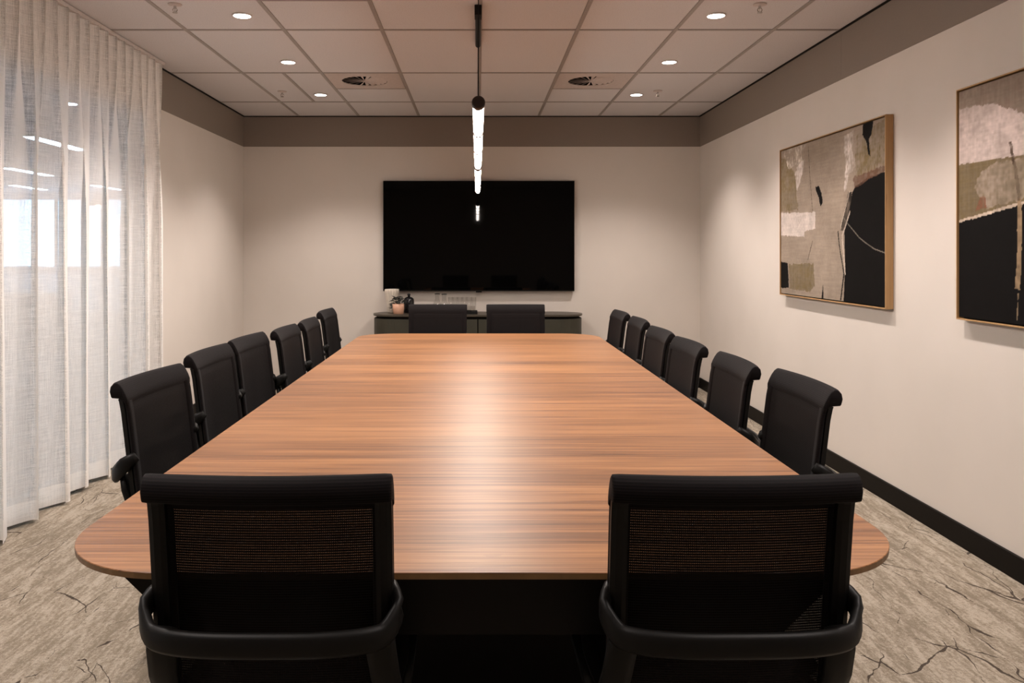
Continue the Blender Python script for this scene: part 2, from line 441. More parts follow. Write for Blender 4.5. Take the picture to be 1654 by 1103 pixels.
offl = [((-5.3, 9.4), (-5.05, 10.7), 'near cool strip light on the office ceiling beyond the curtain'),
        ((-7.5, 12.9), (-7.4, 14.2), 'middle cool strip light on the office ceiling beyond the curtain'),
        ((-9.4, 16.2), (-9.1, 17.4), 'far left strip light on the office ceiling beside the bright windows'),
        ((-7.65, 16.2), (-7.6, 17.4), 'far right strip light on the office ceiling beside the bright windows')]
for (x0, y0), (x1, y1), lab in offl:
    t = empty('strip_light', ((x0+x1)/2, (y0+y1)/2, H), 0, lab, 'light', 'strip lights of the office beyond the curtain')
    d = (y1-y0)/2
    obj('housing', bx(-.09, .09, -d, d, -.03, 0, .004, 1), MAT_WHITEPLASTIC, t)
    obj('diffuser', bx(-.075, .075, -d+.015, d-.015, -.036, -.029), MAT_PANEL, t)
# warm pendant far in the office
t = empty('office_pendant_lamp', (-4.75, 10.2, H), 0, 'small warm pendant lamp glowing in the office behind the curtain', 'lamp')
bm = bmesh.new(); cyl(bm, (0,0,0), (0,0,-.68), .004, n=8); obj('cord', bm, MAT_BLACKMETAL, t)
bm = bmesh.new(); lathe(bm, [(.02,-.66),(.05,-.68),(.13,-.78),(.128,-.78),(.045,-.70)], 24); obj('lamp_shade', bm, MAT_BLACKMETAL, t, True)
bm = bmesh.new(); bmesh.ops.create_uvsphere(bm, u_segments=12, v_segments=8, radius=.035, matrix=Matrix.Translation((0,0,-.80))); obj('bulb', bm, MAT_BULB, t, True)
# office downlight seen through the top of the curtain
t = empty('office_downlight', (-3.74, 7.48, H), 0, 'round downlight on the office ceiling beyond the curtain top', 'light')
bm = bmesh.new(); cyl(bm, (0,0,-.006), (0,0,0), .075); obj('trim_ring', bm, MAT_WHITEPLASTIC, t)
bm = bmesh.new(); cyl(bm, (0,0,-.008), (0,0,-.005), .06); obj('lens', bm, MAT_PANEL, t)
# low storage run in the office
def storage(x, y, w, lab):
    t = empty('storage_cabinet', (x, y, 0), 0, lab, 'cabinet')
    obj('body', bx(-w/2, w/2, -.25, .25, .06, .78, .006, 1), MAT_OFFDARK, t)
    obj('plinth', bx(-w/2+.03, w/2-.03, -.22, .22, 0, .06), MAT_DARK, t)
    nd = int(w/.6)
    for k in range(nd):
        a0 = -w/2+w*k/nd
        d = obj('door', bx(a0+.006, a0+w/nd-.006, -.272, -.252, .08, .76, .002, 1), MAT_OFFDARK, t)
        obj('handle', bx(a0+w/nd-.06, a0+w/nd-.045, -.29, -.272, .55, .70), MAT_CHROME, d)
storage(-7.4, 11.6, 3.0, 'low dark storage cabinet in the office beyond the curtain')

# ------------------------------------------------------------------ curtain
cur = empty('curtain', (-2.262, 3.0, 0), 0, 'floor-length sheer off-white linen curtain hanging along the left glazing', 'curtain')
rng = random.Random(3)
CY0, CY1 = .0, 5.86
def fold(u, z):
    """returns (x offset, y) of the cloth for arc parameter u (metres along the track) at height z"""
    t = min(1, max(0, (2.65-z)/1.15)); t = t*t*(3-2*t)
    b = min(1, max(0, (1.4-z)/1.4))
    ph = 2*PI*u/.12
    w = .268*(1+.0)
    wob = .55*math.sin(u*2.1+1.0)+.35*math.sin(u*5.3+.4)
    ph2 = 2*PI*u/w + wob*1.3
    x = .026*(1-.75*t)*math.sin(ph) + t*(.056+.010*math.sin(u*3.7))*math.sin(ph2+.25*b*math.sin(3*u))
    y = u + .014*(1-.4*t)*math.sin(2*ph+.6)*(1-t) + t*.042*math.sin(2*ph2+.5) + .006*b*math.sin(9*u)
    x += .006*b*math.sin(13*u+1)+.010*b*math.sin(ph2)
    return x, y
NU = int((CY1-CY0)/.009); zs = [.012,.03,.06,.118]+[.118+(2.70-.118)*((k+1)/40) for k in range(40)]
def cloth(name, z_lo, z_hi, m, off=0.0):
    zz = [z for z in zs if z_lo-1e-6 <= z <= z_hi+1e-6]
    vs, fs = [], []
    for z in zz:
        for i in range(NU+1):
            u = CY0+(CY1-CY0)*i/NU; x, y = fold(u, z)
            zb = z
            if z < .05: zb = z + .006*math.sin(u*11)+.004*math.sin(u*29)+.006
            vs.append((x+off, y-3.0, zb))
    n_ = NU+1
    for j in range(len(zz)-1):
        for i in range(NU): fs.append((j*n_+i, j*n_+i+1, (j+1)*n_+i+1, (j+1)*n_+i))
    return raw(name, vs, fs, m, cur, True)
cloth('cloth', .118, 2.70, MAT_SHEER)
cloth('hem', .0, .118, MAT_HEM)
obj('track', bx(-.012, .012, -2.98, 2.87, 2.702, H-.001, .002, 1), MAT_WHITEPLASTIC, cur)
hook = mesh_from('hook', bx(-.004, .004, -.004, .004, -.03, .005)); hook.materials.append(MAT_WHITEPLASTIC)
u = CY0+.03
while u < CY1:
    o = bpy.data.objects.new('hook', hook); C.objects.link(o); o.parent = cur; o.location = (fold(u, 2.7)[0]*.5, u-3.0, 2.70); u += .12

# ------------------------------------------------------------------ table
TH, TCX, THW, TY0, TY1 = .725, .010, .908, 1.609, 6.37
def rrect(hw, y0, y1, r, n=14, inset=0):
    pts = []
    hw -= inset; y0 += inset; y1 -= inset; r = max(.02, r-inset*.6)
    for cx, cy, a0 in ((hw-r, y1-r, 0), (-hw+r, y1-r, PI/2), (-hw+r, y0+r, PI), (hw-r, y0+r, 1.5*PI)):
        for k in range(n+1):
            a = a0+PI/2*k/n; pts.append((cx+r*math.cos(a), cy+r*math.sin(a)))
    return pts
def slab(name, levels, m, parent):
    vs, fs = [], []; n_ = None
    for pts, z in levels:
        n_ = len(pts); vs += [(x, y, z) for x, y in pts]
    for j in range(len(levels)-1):
        for i in range(n_): fs.append((j*n_+i, j*n_+(i+1) % n_, (j+1)*n_+(i+1) % n_, (j+1)*n_+i))
    fs.append(tuple(range(n_))); fs.append(tuple(range((len(levels)-1)*n_, len(levels)*n_)))
    return raw(name, vs, fs, m, parent)
TYC = (TY0+TY1)/2
tb = empty('conference_table', (TCX, TYC, 0), 0, 'long walnut boardroom table with rounded corners down the middle of the room', 'table')
def RR(i): return rrect(THW, TY0-TYC, TY1-TYC, .27, 16, i)
slab('table_top', [(RR(.001), TH), (RR(0), TH-.001), (RR(0), TH-.0025)], MAT_TABLE, tb)
slab('edge_band', [(RR(.0), TH-.0026), (RR(.0005), TH-.0135), (RR(.012), TH-.0165), (RR(.06), TH-.028)], MAT_TABLEEDGE, tb)
# black bases: tapering panels joined by a rail
def base_panel(y, k=1):
    vs = []
    for dy in (-.03, .03):
        vs += [(-.44, y+dy, TH-.0285), (.44, y+dy, TH-.0285), (.44, y+dy, TH-.07), (.40, y+dy, .36), (.40, y+dy, .0), (-.40, y+dy, .0), (-.40, y+dy, .36), (-.44, y+dy, TH-.07)]
    vs = [(x*k, y_, z) for x, y_, z in vs]
    fs = [tuple(range(8)), tuple(range(8, 16))]+[(i, (i+1) % 8, 8+(i+1) % 8, 8+i) for i in range(8)]
    raw('base_panel', vs, fs, MAT_BLACKMETAL, tb)
for y, k in ((2.42, 1), (4.0, .75), (5.50, .75)): base_panel(y-TYC, k)
for y in (1.72, 6.27):      # tapered end beams under the top
    vs = [(x, y-TYC+dy, z) for dy in (-.03, .03) for x, z in ((-.755, TH-.0285), (.755, TH-.0285), (.62, .565), (-.62, .565))]
    raw('end_beam', vs, [(0,1,2,3), (4,5,6,7), (0,1,5,4), (1,2,6,5), (2,3,7,6), (3,0,4,7)], MAT_BLACKMETAL, tb)
obj('rail', bx(-.05, .05, 1.75-TYC, 6.24-TYC, TH-.10, TH-.0285), MAT_BLACKMETAL, tb)

# ------------------------------------------------------------------ chairs (local +y is forward; origin under the gas column)
BY = -.24          # plane of the mesh back
PROF = [(.040,.44),(.022,.52),(.010,.60),(0,.68),(-.011,.77),(-.021,.85),(-.028,.885),(-.032,.895)]
def plan(u): return -.020*(1-u*u)
HW = .231
def make_chair(label, group):
    t = empty('meeting_chair', (0,0,0), 0, label, 'chair', group)
    # mesh panel (sheet)
    vs, fs = [], []; NUX = 18
    def pz(k):
        return PROF[k]
    fine = []
    for (y0, z0), (y1, z1) in zip(PROF, PROF[1:]):
        for q in range(4): fine.append((y0+(y1-y0)*q/4, z0+(z1-z0)*q/4))
    fine.append(PROF[-1])
    def sheet(name, dy, hw, z_lo, z_hi, m, thick):
        f = [p for p in fine if z_lo <= p[1] <= z_hi]; vs, fs = [], []
        for s in (0, 1):
            for y, z in f:
                for i in range(NUX+1):
                    u = -1+2*i/NUX; vs.append((u*hw, BY+y+plan(u)+dy-s*thick, z))
        n_ = NUX+1; off = len(f)*n_
        for s in (0, 1):
            for j in range(len(f)-1):
                for i in range(NUX): fs.append((s*off+j*n_+i, s*off+j*n_+i+1, s*off+(j+1)*n_+i+1, s*off+(j+1)*n_+i))
        for j in range(len(f)-1):
            for i in (0, NUX): fs.append((j*n_+i, (j+1)*n_+i, off+(j+1)*n_+i, off+j*n_+i))
        for j in (0, len(f)-1):
            for i in range(NUX): fs.append((j*n_+i, j*n_+i+1, off+j*n_+i+1, off+j*n_+i))
        return raw(name, vs, fs, m, t, True)
    # single-sheet mesh in the middle, knit border wrapped over the posts
    f = [p for p in fine if p[1] <= .883]; vs, fs = [], []; hw = .1905
    for y, z in f:
        for i in range(NUX+1):
            u = -1+2*i/NUX; vs.append((u*hw, BY+y+plan(u*hw/HW), z))
    n_ = NUX+1
    for j in range(len(f)-1):
        for i in range(NUX): fs.append((j*n_+i, j*n_+i+1, (j+1)*n_+i+1, (j+1)*n_+i))
    raw('back_mesh', vs, fs, MAT_MESH, t, True)
    for s in (-1, 1):     # border strips
        vs, fs = [], []
        cols = [(.190, 0), (.222, .0005), (.229, -.002), (HW, -.007), (.229, -.011), (.192, -.009)]
        for y, z in fine:
            for cxx, dy in cols: vs.append((s*cxx, BY+y+plan(min(1, cxx/HW))+dy, z))
        k = len(cols)
        for j in range(len(fine)-1):
            for i in range(k): fs.append((j*k+i, j*k+(i+1) % k, (j+1)*k+(i+1) % k, (j+1)*k+i))
        fs.append(tuple(range(k))); fs.append(tuple(range(len(fine)*k-k, len(fine)*k)))
        raw('back_border', vs, fs, MAT_MESHSOLID, t, True)
    # rolled top: solid section swept along the width
    sec = [(-.0268,.8722),(-.0268,.8745),(-.0274,.888),(-.034,.905),(-.043,.922),(-.053,.936),(-.064,.944),(-.0755,.941),(-.085,.930),(-.088,.914),(-.0835,.897),(-.080,.893),(-.050,.891),(-.040,.884),(-.035,.8745),(-.034,.8722)]
    vs, fs = [], []
    us = [-1,-.992,-.975,-.94]+[-.85+1.7*i/14 for i in range(15)]+[.94,.975,.992,1]
    cy = -.052; cz = .905
    for u in us:
        e = max(0, (abs(u)-.93)/.07); sh = 1-.05*e*e
        if abs(u) == 1: sh = .86
        for y, z in sec:
            yy = cy+(y-cy)*(sh if z > .87 else 1); zz = cz+(z-cz)*(sh if z > .87 else 1)
            vs.append((u*(HW+.002), BY+yy+plan(u), zz))
    k = len(sec)
    for j in range(len(us)-1):
        for i in range(k): fs.append((j*k+i, j*k+(i+1) % k, (j+1)*k+(i+1) % k, (j+1)*k+i))
    fs.append(tuple(range(k))); fs.append(tuple(range((len(us)-1)*k, len(us)*k)))
    raw('top_roll', vs, fs, MAT_MESHSOLID, t, True)
    # posts of the back
    for s in (-1, 1):
        bm = bmesh.new()
        pts = [(s*.2145, BY+y-.0195+plan(.92), z) for y, z in fine if z <= .893]
        sweep(bm, pts, .032, .021, Vector((0,1,0)))
        obj('back_post', bm, MAT_PLASTIC, t, False)
        bm = bmesh.new()
        pts = [(s*.206, BY-.048, .645), (s*.209, BY-.040, .60), (s*.214, BY-.015, .54), (s*.222, BY+.04, .46), (s*.226, BY+.12, .425), (s*.226, BY+.40, .42)]
        sweep(bm, pts, [.056,.056,.055,.05,.045,.04], [.018,.02,.024,.03,.03,.026], Vector((0,-1,.4)))
        obj('side_bracket', bm, MAT_PLASTIC, t, True)
    # arm loop wrapping round the back
    bm = bmesh.new(); pts = []
    NL = 36
    for k in range(NL+1):
        a = PI*k/NL; cx = -math.cos(a); sy = math.sin(a)
        xx = math.copysign(abs(cx)**.62, cx)*.245 - math.copysign(1, cx)*.022*max(0, 1-sy/.22)**1.2
        pts.append((xx, BY-.010-(sy**.85)*.104+.008*max(0, 1-sy/.22), .643+.066*(1-min(1, sy/.6))**1.3))
    sweep(bm, pts, .020, [.030, .040, .048]+[.046]*(NL-5)+[.048, .040, .030])
    obj('back_loop', bm, MAT_PLASTIC, t, True)
    # seat
    vs, fs = [], []; NX, NY = 12, 12
    for top in (1, 0):
        for j in range(NY+1):
            for i in range(NX+1):
                u = -1+2*i/NX; v = -1+2*j/NY
                x = u*math.sqrt(1-.5*v*v*.35)*.235; y = v*math.sqrt(1-.5*u*u*.35)*.225
                e = max(abs(u), abs(v))**8
                z = (.462 - .012*e - .010*(1-u*u) - (.03*max(0, v-.6)**1.5 if v > .6 else 0)) if top else (.432+.010*e)
                vs.append((x, y+.0, z))
    n_ = NX+1; off = (NX+1)*(NY+1)
    for s in (0, 1):
        for j in range(NY):
            for i in range(NX): fs.append((s*off+j*n_+i, s*off+j*n_+i+1, s*off+(j+1)*n_+i+1, s*off+(j+1)*n_+i))
    ring = [i for i in range(NX+1)]+[j*n_+NX for j in range(1, NY+1)]+[NY*n_+i for i in range(NX-1, -1, -1)]+[j*n_ for j in range(NY-1, 0, -1)]
    for i in range(len(ring)):
        p, q = ring[i], ring[(i+1) % len(ring)]; fs.append((p, q, off+q, off+p))
    raw('seat', vs, fs, MAT_MESHSOLID, t, True)
    bm = bmesh.new(); box(bm, -.09, .09, -.13, .11, .375, .431, .012, 2); obj('tilt_mechanism', bm, MAT_PLASTIC, t)
    bm = bmesh.new(); cyl(bm, (0,0,.20), (0,0,.376), .014, n=14); cyl(bm, (0,0,.10), (0,0,.24), .025, n=16); obj('gas_column', bm, MAT_CHROME, t, False)
    bm = bmesh.new(); cyl(bm, (0,0,.075), (0,0,.115), .038, .03, n=20); obj('base_hub', bm, MAT_CHROME, t, False)
    for k in range(5):
        a = PI/2+PI/5+2*PI*k/5-.15
        d = Vector((math.cos(a), math.sin(a), 0))
        bm = bmesh.new(); sweep(bm, [d*.03+Vector((0,0,.098)), d*.15+Vector((0,0,.088)), d*.26+Vector((0,0,.075)), d*.315+Vector((0,0,.068))], [.045,.036,.028,.024], [.030,.024,.016,.012])
        lg = obj('leg', bm, MAT_CHROME, t, False)
        bm = bmesh.new(); p = d*.30; q = Vector((-d.y, d.x, 0))
        for sd in (-1, 1): cyl(bm, p+q*sd*.006+Vector((0,0,.027)), p+q*sd*.024+Vector((0,0,.027)), .027, n=16)
        cyl(bm, p+Vector((0,0,.03)), p+Vector((0,0,.068)), .007, n=8)
        obj('caster', bm, MAT_PLASTIC, lg, False)
    return t

E_ = [(-.392, 1.609-.017+.24, 0, 'black mesh chair at the near end of the table, left of the two'),
      (.478, 1.609-.017+.24, math.radians(1.0), 'black mesh chair at the near end of the table, right of the two')]
side = [
 (-.827, 2.80, -4.5, 'black mesh chair on the curtain side, closest to the camera'),
 (-.851, 3.50, -1.5, 'black mesh chair on the curtain side, second from the camera'),
 (-.838, 4.03, -3.8, 'black mesh chair on the curtain side, third from the camera'),
 (-.765, 4.53, -1.0, 'black mesh chair on the curtain side, fourth from the camera'),
 (-.745, 5.06, 1.0, 'black mesh chair on the curtain side, fifth from the camera'),
 (-.791, 5.90, -1.0, 'black mesh chair on the curtain side, farthest, beyond a wider gap'),
 (.775, 2.69, 0.6, 'black mesh chair on the painting side, closest to the camera'),
 (.712, 3.205, -1.0, 'black mesh chair on the painting side, second from the camera'),
 (.690, 3.82, 1.0, 'black mesh chair on the painting side, third from the camera'),
 (.690, 4.41, 0.6, 'black mesh chair on the painting side, fourth from the camera'),
 (.713, 5.12, -0.6, 'black mesh chair on the painting side, fifth from the camera'),
 (.705, 5.73, 1.0, 'black mesh chair on the painting side, farthest from the camera')]
far_ = [(-.315, 6.37+.02-.24+.06, PI, 'black mesh chair at the far end of the table, left of the two'),
        (.305, 6.37+.02-.24+.06, PI, 'black mesh chair at the far end of the table, right of the two')]
G = 'black mesh meeting chairs around the table'
ch0 = make_chair(E_[0][3], G)
bpy.context.view_layer.update()
proto_loc = E_[0]
placed = []
def star(x, y, a0):
    return [(x+math.cos(a0+PI/2+PI/5+2*PI*k/5-.15)*q, y+math.sin(a0+PI/2+PI/5+2*PI*k/5-.15)*q) for k in range(5) for q in (.12, .2, .3)]
def clear(x, y, rz):
    best = (-1, 0)
    for c in range(18):
        b = 2*PI/5*c/18; pts = star(x, y, rz+b)
        d = min([math.hypot(p[0]-q[0], p[1]-q[1]) for p in pts for q in placed] or [1])
        d = min(d, .12)
        if d > best[0]+1e-4: best = (d, b)
    placed.extend(star(x, y, rz+best[1])); return best[1]
placed.extend(star(E_[0][0], E_[0][1], 0))
for x, y, r, lab in E_[1:]: dup(ch0, (x, y, 0), r, lab, clear(x, y, r))
for x, y, r, lab in side:
    rr = (-PI/2 if x < 0 else PI/2)+math.radians(r); dup(ch0, (x, y, 0), rr, lab, clear(x, y, rr))
for x, y, r, lab in far_: dup(ch0, (x, y, 0), r, lab, clear(x, y, r))
ch0.location = (E_[0][0], E_[0][1], 0); ch0.rotation_euler = (0, 0, E_[0][2])

# ------------------------------------------------------------------ television
tv = empty('television', (.015, YB-.055, 1.523), 0, 'large black wall-mounted flat screen on the back wall', 'television')
TVW, TVH = .955, .551
obj('housing', bx(-TVW, TVW, -.012, .030, -TVH, TVH, .004, 2), MAT_BLACKMETAL, tv)
obj('screen', bx(-TVW+.006, TVW-.006, -.0145, -.0125, -TVH+.012, TVH-.006), MAT_SCREEN, tv)
obj('wall_bracket', bx(-.3, .3, .030, .0545, -.2, .2), MAT_BLACKMETAL, tv)
obj('sensor_bump', bx(-.03, .03, -.013, .005, -TVH-.012, -TVH, .003, 1), MAT_BLACKMETAL, tv)

# ------------------------------------------------------------------ credenza
CZ_, CYC, CL, CD = .765, 7.965, 1.02, .225
cr_ = empty('credenza', (.005, CYC, 0), 0, 'long dark olive sideboard with rounded ends below the television', 'cabinet')
def stadium(hl, r, n=20):
    pts = []
    for s, a0 in ((1, -PI/2), (-1, PI/2)):
        for k in range(n+1):
            a = a0+PI*k/n; pts.append((s*(hl-r)+r*math.cos(a), r*math.sin(a)))
    return pts
slab('top', [(stadium(CL, CD), CZ_), (stadium(CL, CD), CZ_-.016), (stadium(CL-.006, CD-.006), CZ_-.020)], MAT_GREENTOP, cr_)
slab('neck', [(stadium(CL-.03, CD-.03), CZ_-.020), (stadium(CL-.03, CD-.03), CZ_-.038)], MAT_DARK, cr_)
slab('body', [(stadium(CL-.016, CD-.016), CZ_-.038), (stadium(CL-.016, CD-.016), .08)], MAT_DARK, cr_)
for s_ in (-1, 1):      # curved end panels
    P_ = [(s_*(.808+q), -CD+.008) for q in (0, .004)][:1]
    for k in range(21):
        a = -PI/2+PI*k/20; P_.append((s_*(CL-CD+(CD-.008)*math.cos(a)), (CD-.008)*math.sin(a)))
    inner_ = [(x-s_*.006 if i else x, y*.965) for i, (x, y) in enumerate(P_)]
    vs = [(x, y, z) for z in (.085, CZ_-.042) for x, y in P_]+[(x, y, z) for z in (.085, CZ_-.042) for x, y in inner_]
    n_ = len(P_); fs = []
    for i in range(n_-1):
        fs += [(i, i+1, n_+i+1, n_+i), (2*n_+i, 2*n_+i+1, 3*n_+i+1, 3*n_+i), (i, i+1, 2*n_+i+1, 2*n_+i), (n_+i, n_+i+1, 3*n_+i+1, 3*n_+i)]
    fs += [(0, n_, 3*n_, 2*n_), (n_-1, 2*n_-1, 4*n_-1, 3*n_-1)]
    raw('end_panel', vs, fs, MAT_GREEN, cr_)
slab('plinth', [(stadium(CL-.05, CD-.05), .08), (stadium(CL-.05, CD-.05), 0)], MAT_DARK, cr_)
for k in range(4):
    x0 = -.80+.40*k
    d = obj('door', bx(x0+.005, x0+.395, -CD+.006, -CD+.0155, .09, CZ_-.044, .0015, 1), MAT_GREEN, cr_)
    for q in range(0, 20): pass

# objects on the credenza
vx = lambda px, y: (px-771)*y/1316
t = empty('ribbed_vase', (vx(633, 8.03), 8.03, CZ_), 0, 'cream ribbed ceramic vase at the left end of the sideboard', 'vase')
bm = bmesh.new(); lathe(bm, [(.040,0),(.044,.01),(.052,.09),(.066,.19),(.069,.222),(.066,.232),(.061,.233),(.058,.225),(.054,.19),(.03,.03)], 120, 0, 0, .045, 20)
obj('body', bm, MAT_CREAM, t, True)
t = empty('potted_plant', (vx(643.5, 7.885), 7.885, CZ_), 0, 'dark leafy plant in a small peach pot in front of the ribbed vase', 'plant')
bm = bmesh.new(); lathe(bm, [(.046,0),(.050,.004),(.056,.05),(.057,.098),(.053,.098),(.050,.08),(.04,.07)], 40); obj('pot', bm, MAT_PEACH, t, True)
bm = bmesh.new(); cyl(bm, (0,0,.071), (0,0,.085), .049, n=24); obj('soil', bm, MAT_DARK, t)
rl = random.Random(5)
lm = None
stem_bm = bmesh.new()
for k in range(46):
    a = rl.uniform(0, 2*PI); rr = rl.uniform(.01, .075); h = .10+rl.uniform(.0, .065)-max(0, rr-.06)*1.4
    if k > 38: a = PI+rl.uniform(-.6, .4); rr = rl.uniform(.06, .085); h = rl.uniform(.055, .10)
    c = Vector((math.cos(a)*rr, math.sin(a)*rr*.9, h)); L = rl.uniform(.022, .036)
    d = Vector((math.cos(a+rl.uniform(-.8,.8)), math.sin(a+rl.uniform(-.8,.8)), rl.uniform(-.5, .6))).normalized(); s = d.cross(Vector((0,0,1))).normalized(); nn = s.cross(d)
    vs = [c-d*L*.7, c+s*L*.45-nn*.002, c+d*L, c-s*L*.45-nn*.002, c+nn*.005, c-nn*.004]
    raw('leaf', vs, [(0,1,4),(1,2,4),(2,3,4),(3,0,4),(1,0,5),(2,1,5),(3,2,5),(0,3,5)], MAT_LEAF, t)
    if k % 2 == 0:
        b0 = Vector((c.x*.25, c.y*.25, .08)); mid = Vector((c.x*.6, c.y*.6, max(h, .11)))
        cyl(stem_bm, b0, mid, .0012, n=5); cyl(stem_bm, mid, c, .0011, n=5)
obj('stems', stem_bm, MAT_LEAF, t, False, 'stuff')
t = empty('black_jar', (vx(660.5, 8.03), 8.03, CZ_), 0, 'glossy black stoppered jar beside the potted plant', 'jar')
bm = bmesh.new(); lathe(bm, [(.048,0),(.051,.006),(.0525,.08),(.051,.125),(.044,.142),(.030,.152),(.018,.156),(.014,.158)], 36); obj('body', bm, MAT_GLOSSBLACK, t, True)
bm = bmesh.new(); lathe(bm, [(.012,.158),(.012,.166),(.016,.172),(.016,.183),(.010,.188)], 24); obj('stopper', bm, MAT_GLOSSBLACK, t, True)
# tray with carafes and tumblers
tray = empty('serving_tray', (vx(736, 7.93), 7.93, CZ_), 0, 'long black rimmed tray carrying the glassware on the sideboard', 'tray')
bm = bmesh.new(); box(bm, -.212, .212, -.10, .10, 0, .006); obj('tray_base', bm, MAT_PLASTIC, tray)
bm = bmesh.new()
box(bm, -.212, .212, -.10, -.094, .006, .026); box(bm, -.212, .212, .094, .10, .006, .026); box(bm, -.212, -.206, -.094, .094, .006, .026); box(bm, .206, .212, -.094, .094, .006, .026)
obj('tray_rim', bm, MAT_PLASTIC, tray)
def carafe(px, y, lab):
    t = empty('carafe', (vx(px, y), y, CZ_+.0065), 0, lab, 'carafe', 'clear glass carafes on the tray')
    bm = bmesh.new(); lathe(bm, [(.040,0),(.046,.004),(.048,.03),(.044,.075),(.026,.115),(.021,.135),(.021,.165),(.025,.181),(.0235,.181),(.0195,.165),(.0195,.135),(.0245,.115),(.0425,.075),(.0465,.03),(.044,.008),(.03,.005)], 32)
    obj('body', bm, MAT_TUMBLER, t, True)
    bm = bmesh.new(); lathe(bm, [(.0255,.1812),(.0255,.187),(.020,.187),(.020,.1812)], 24); obj('collar', bm, MAT_BLACKMETAL, t)
carafe(706.3, 7.962, 'left glass carafe with dark collar on the black tray'); carafe(717.5, 7.885, 'right glass carafe with dark collar on the black tray, nearer the tumblers')
tm = None
def tumbler(px, y, h, lab):
    t = empty('tumbler', (vx(px, y), y, CZ_+.0065), 0, lab, 'glass', 'clear tumblers on the tray')
    bm = bmesh.new(); r = .0235
    lathe(bm, [(r*.86,0),(r*.88,.002),(r,h),(r-.0015,h),(r*.84,.012),(r*.5,.010)], 28); obj('body', bm, MAT_TUMBLER, t, True)
ords = ['first', 'second', 'third', 'fourth', 'fifth', 'sixth']
for k in range(6): tumbler(727.5+7.6*k, 7.985, .150, 'tall clear tumbler in the back row of the tray, %s from the carafes' % ords[k])
for k in range(2): tumbler(755.5+8.0*k, 7.875, .070, ('left' if k == 0 else 'right')+' low clear glass at the front right of the tray')

# ------------------------------------------------------------------ pendant
PZ = 1.357+.540
PY0, PY1, PYM = 2.945, 7.15, 5.13
t = empty('linear_pendant', (.004, PYM, H), 0, 'long glowing tube pendant with black end cap hanging over the table', 'lamp')
z = PZ-H
bm = bmesh.new(); box(bm, -.0195, .0195, 4.50-PYM, 4.60-PYM, -.056, 0, .002, 1)
cyl(bm, (0,4.60-PYM,-.019), (0,5.31-PYM,-.019), .0165, n=18); cyl(bm, (0,5.31-PYM,-.019), (0,5.33-PYM,-.019), .0165, .007, n=18); obj('canopy', bm, MAT_BLACKMETAL, t)
def tube_mesh(y0, y1, r): 
    b = bmesh.new(); cyl(b, (0,y0,z), (0,y1,z), r, n=24); return b
def cap(y0, y1, r, rr=.006):
    b = bmesh.new(); n = 28; rings = []
    for yy, q in ((y0, r-rr), (y0+rr*.3, r-rr*.3), (y0+rr, r), (y1-.002, r), (y1, r-.002)):
        rings.append([b.verts.new((q*math.cos(2*PI*i/n), yy, z+q*math.sin(2*PI*i/n))) for i in range(n)])
    for A, B in zip(rings, rings[1:]):
        for i in range(n): b.faces.new([A[i], A[(i+1) % n], B[(i+1) % n], B[i]])
    b.faces.new(rings[0]); b.faces.new(rings[-1]); return b
obj('end_cap', cap(PY0-PYM-.02, PY0-PYM+.02, .0245), MAT_LAMPCAP, t, True)
obj('end_cap', cap(PY1-PYM-.0, PY1-PYM+.05, .0225), MAT_LAMPCAP, t, True)
obj('coupling', cap(-.03, .03, .0255), MAT_LAMPCAP, t, True)
for y0, y1 in ((PY0-PYM+.02, -.03), (.03, PY1-PYM)): obj('glow_tube', tube_mesh(y0, y1, .0175), MAT_TUBE, t, True)
bm = bmesh.new(); prev = None
for yy in (PY0-PYM+.021, PY1-PYM-.001):
    cur_ = [bm.verts.new((rr*math.cos(a), yy, z+rr*math.sin(a))) for rr, aa in ((.0215, range(0, 13)), (.0185, range(12, -1, -1))) for a in [PI*q/12 for q in aa]]
    if prev:
        for i in range(len(cur_)): bm.faces.new([prev[i], prev[(i+1) % len(cur_)], cur_[(i+1) % len(cur_)], cur_[i]])
    prev = cur_
obj('added_top_shell', bm, MAT_WHITEPLASTIC, t)  # unseen shell added over the tube to keep its light off the ceiling
for yy in (3.68, 4.33, 5.78, 6.5): obj('ring', tube_mesh(yy-PYM-.009, yy-PYM+.009, .0222), MAT_LAMPCAP, t, True)
for yy in (PY0-PYM-.005, 0, PY1-PYM+.02):
    bm = bmesh.new(); cyl(bm, (0,yy,z+.02), (0,yy,-.0 if yy else -.03), .0016, n=8); obj('cable', bm, MAT_BLACKMETAL, t)

# ------------------------------------------------------------------ downlights
def downlight(x, y, lab):
    t = empty('downlight', (x, y, H), 0, lab, 'light', 'round recessed downlights in the ceiling')
    bm = bmesh.new(); n = 32; rings = []
    for r, zz in ((.058, .0015), (.057, -.0035), (.0505, -.0045), (.0485, -.001)):
        rings.append([bm.verts.new((r*math.cos(2*PI*i/n), r*math.sin(2*PI*i/n), zz)) for i in range(n)])
    for A, B in zip(rings, rings[1:]):
        for i in range(n): bm.faces.new([A[i], A[(i+1) % n], B[(i+1) % n], B[i]])
    bm.faces.new(rings[-1]); bm.faces.new(rings[0])
    obj('trim_ring', bm, MAT_WHITEPLASTIC, t)
    bm = bmesh.new(); cyl(bm, (0,0,-.0035), (0,0,-.0012), .0482, n=32); obj('lens', bm, MAT_LENS, t)
    ld = bpy.data.lights.new('downlight_beam', 'SPOT'); ld.energy = DOWNLIGHT_W; ld.color = WARM
    ld.spot_size = math.radians(112); ld.spot_blend = .75; ld.shadow_soft_size = .045
    lo = bpy.data.objects.new('beam', ld); C.objects.link(lo); lo.parent = t; lo.location = (0, 0, -.03)
DLS = [(4.71, 'third'), (5.85, 'second'), (7.07, 'farthest')]
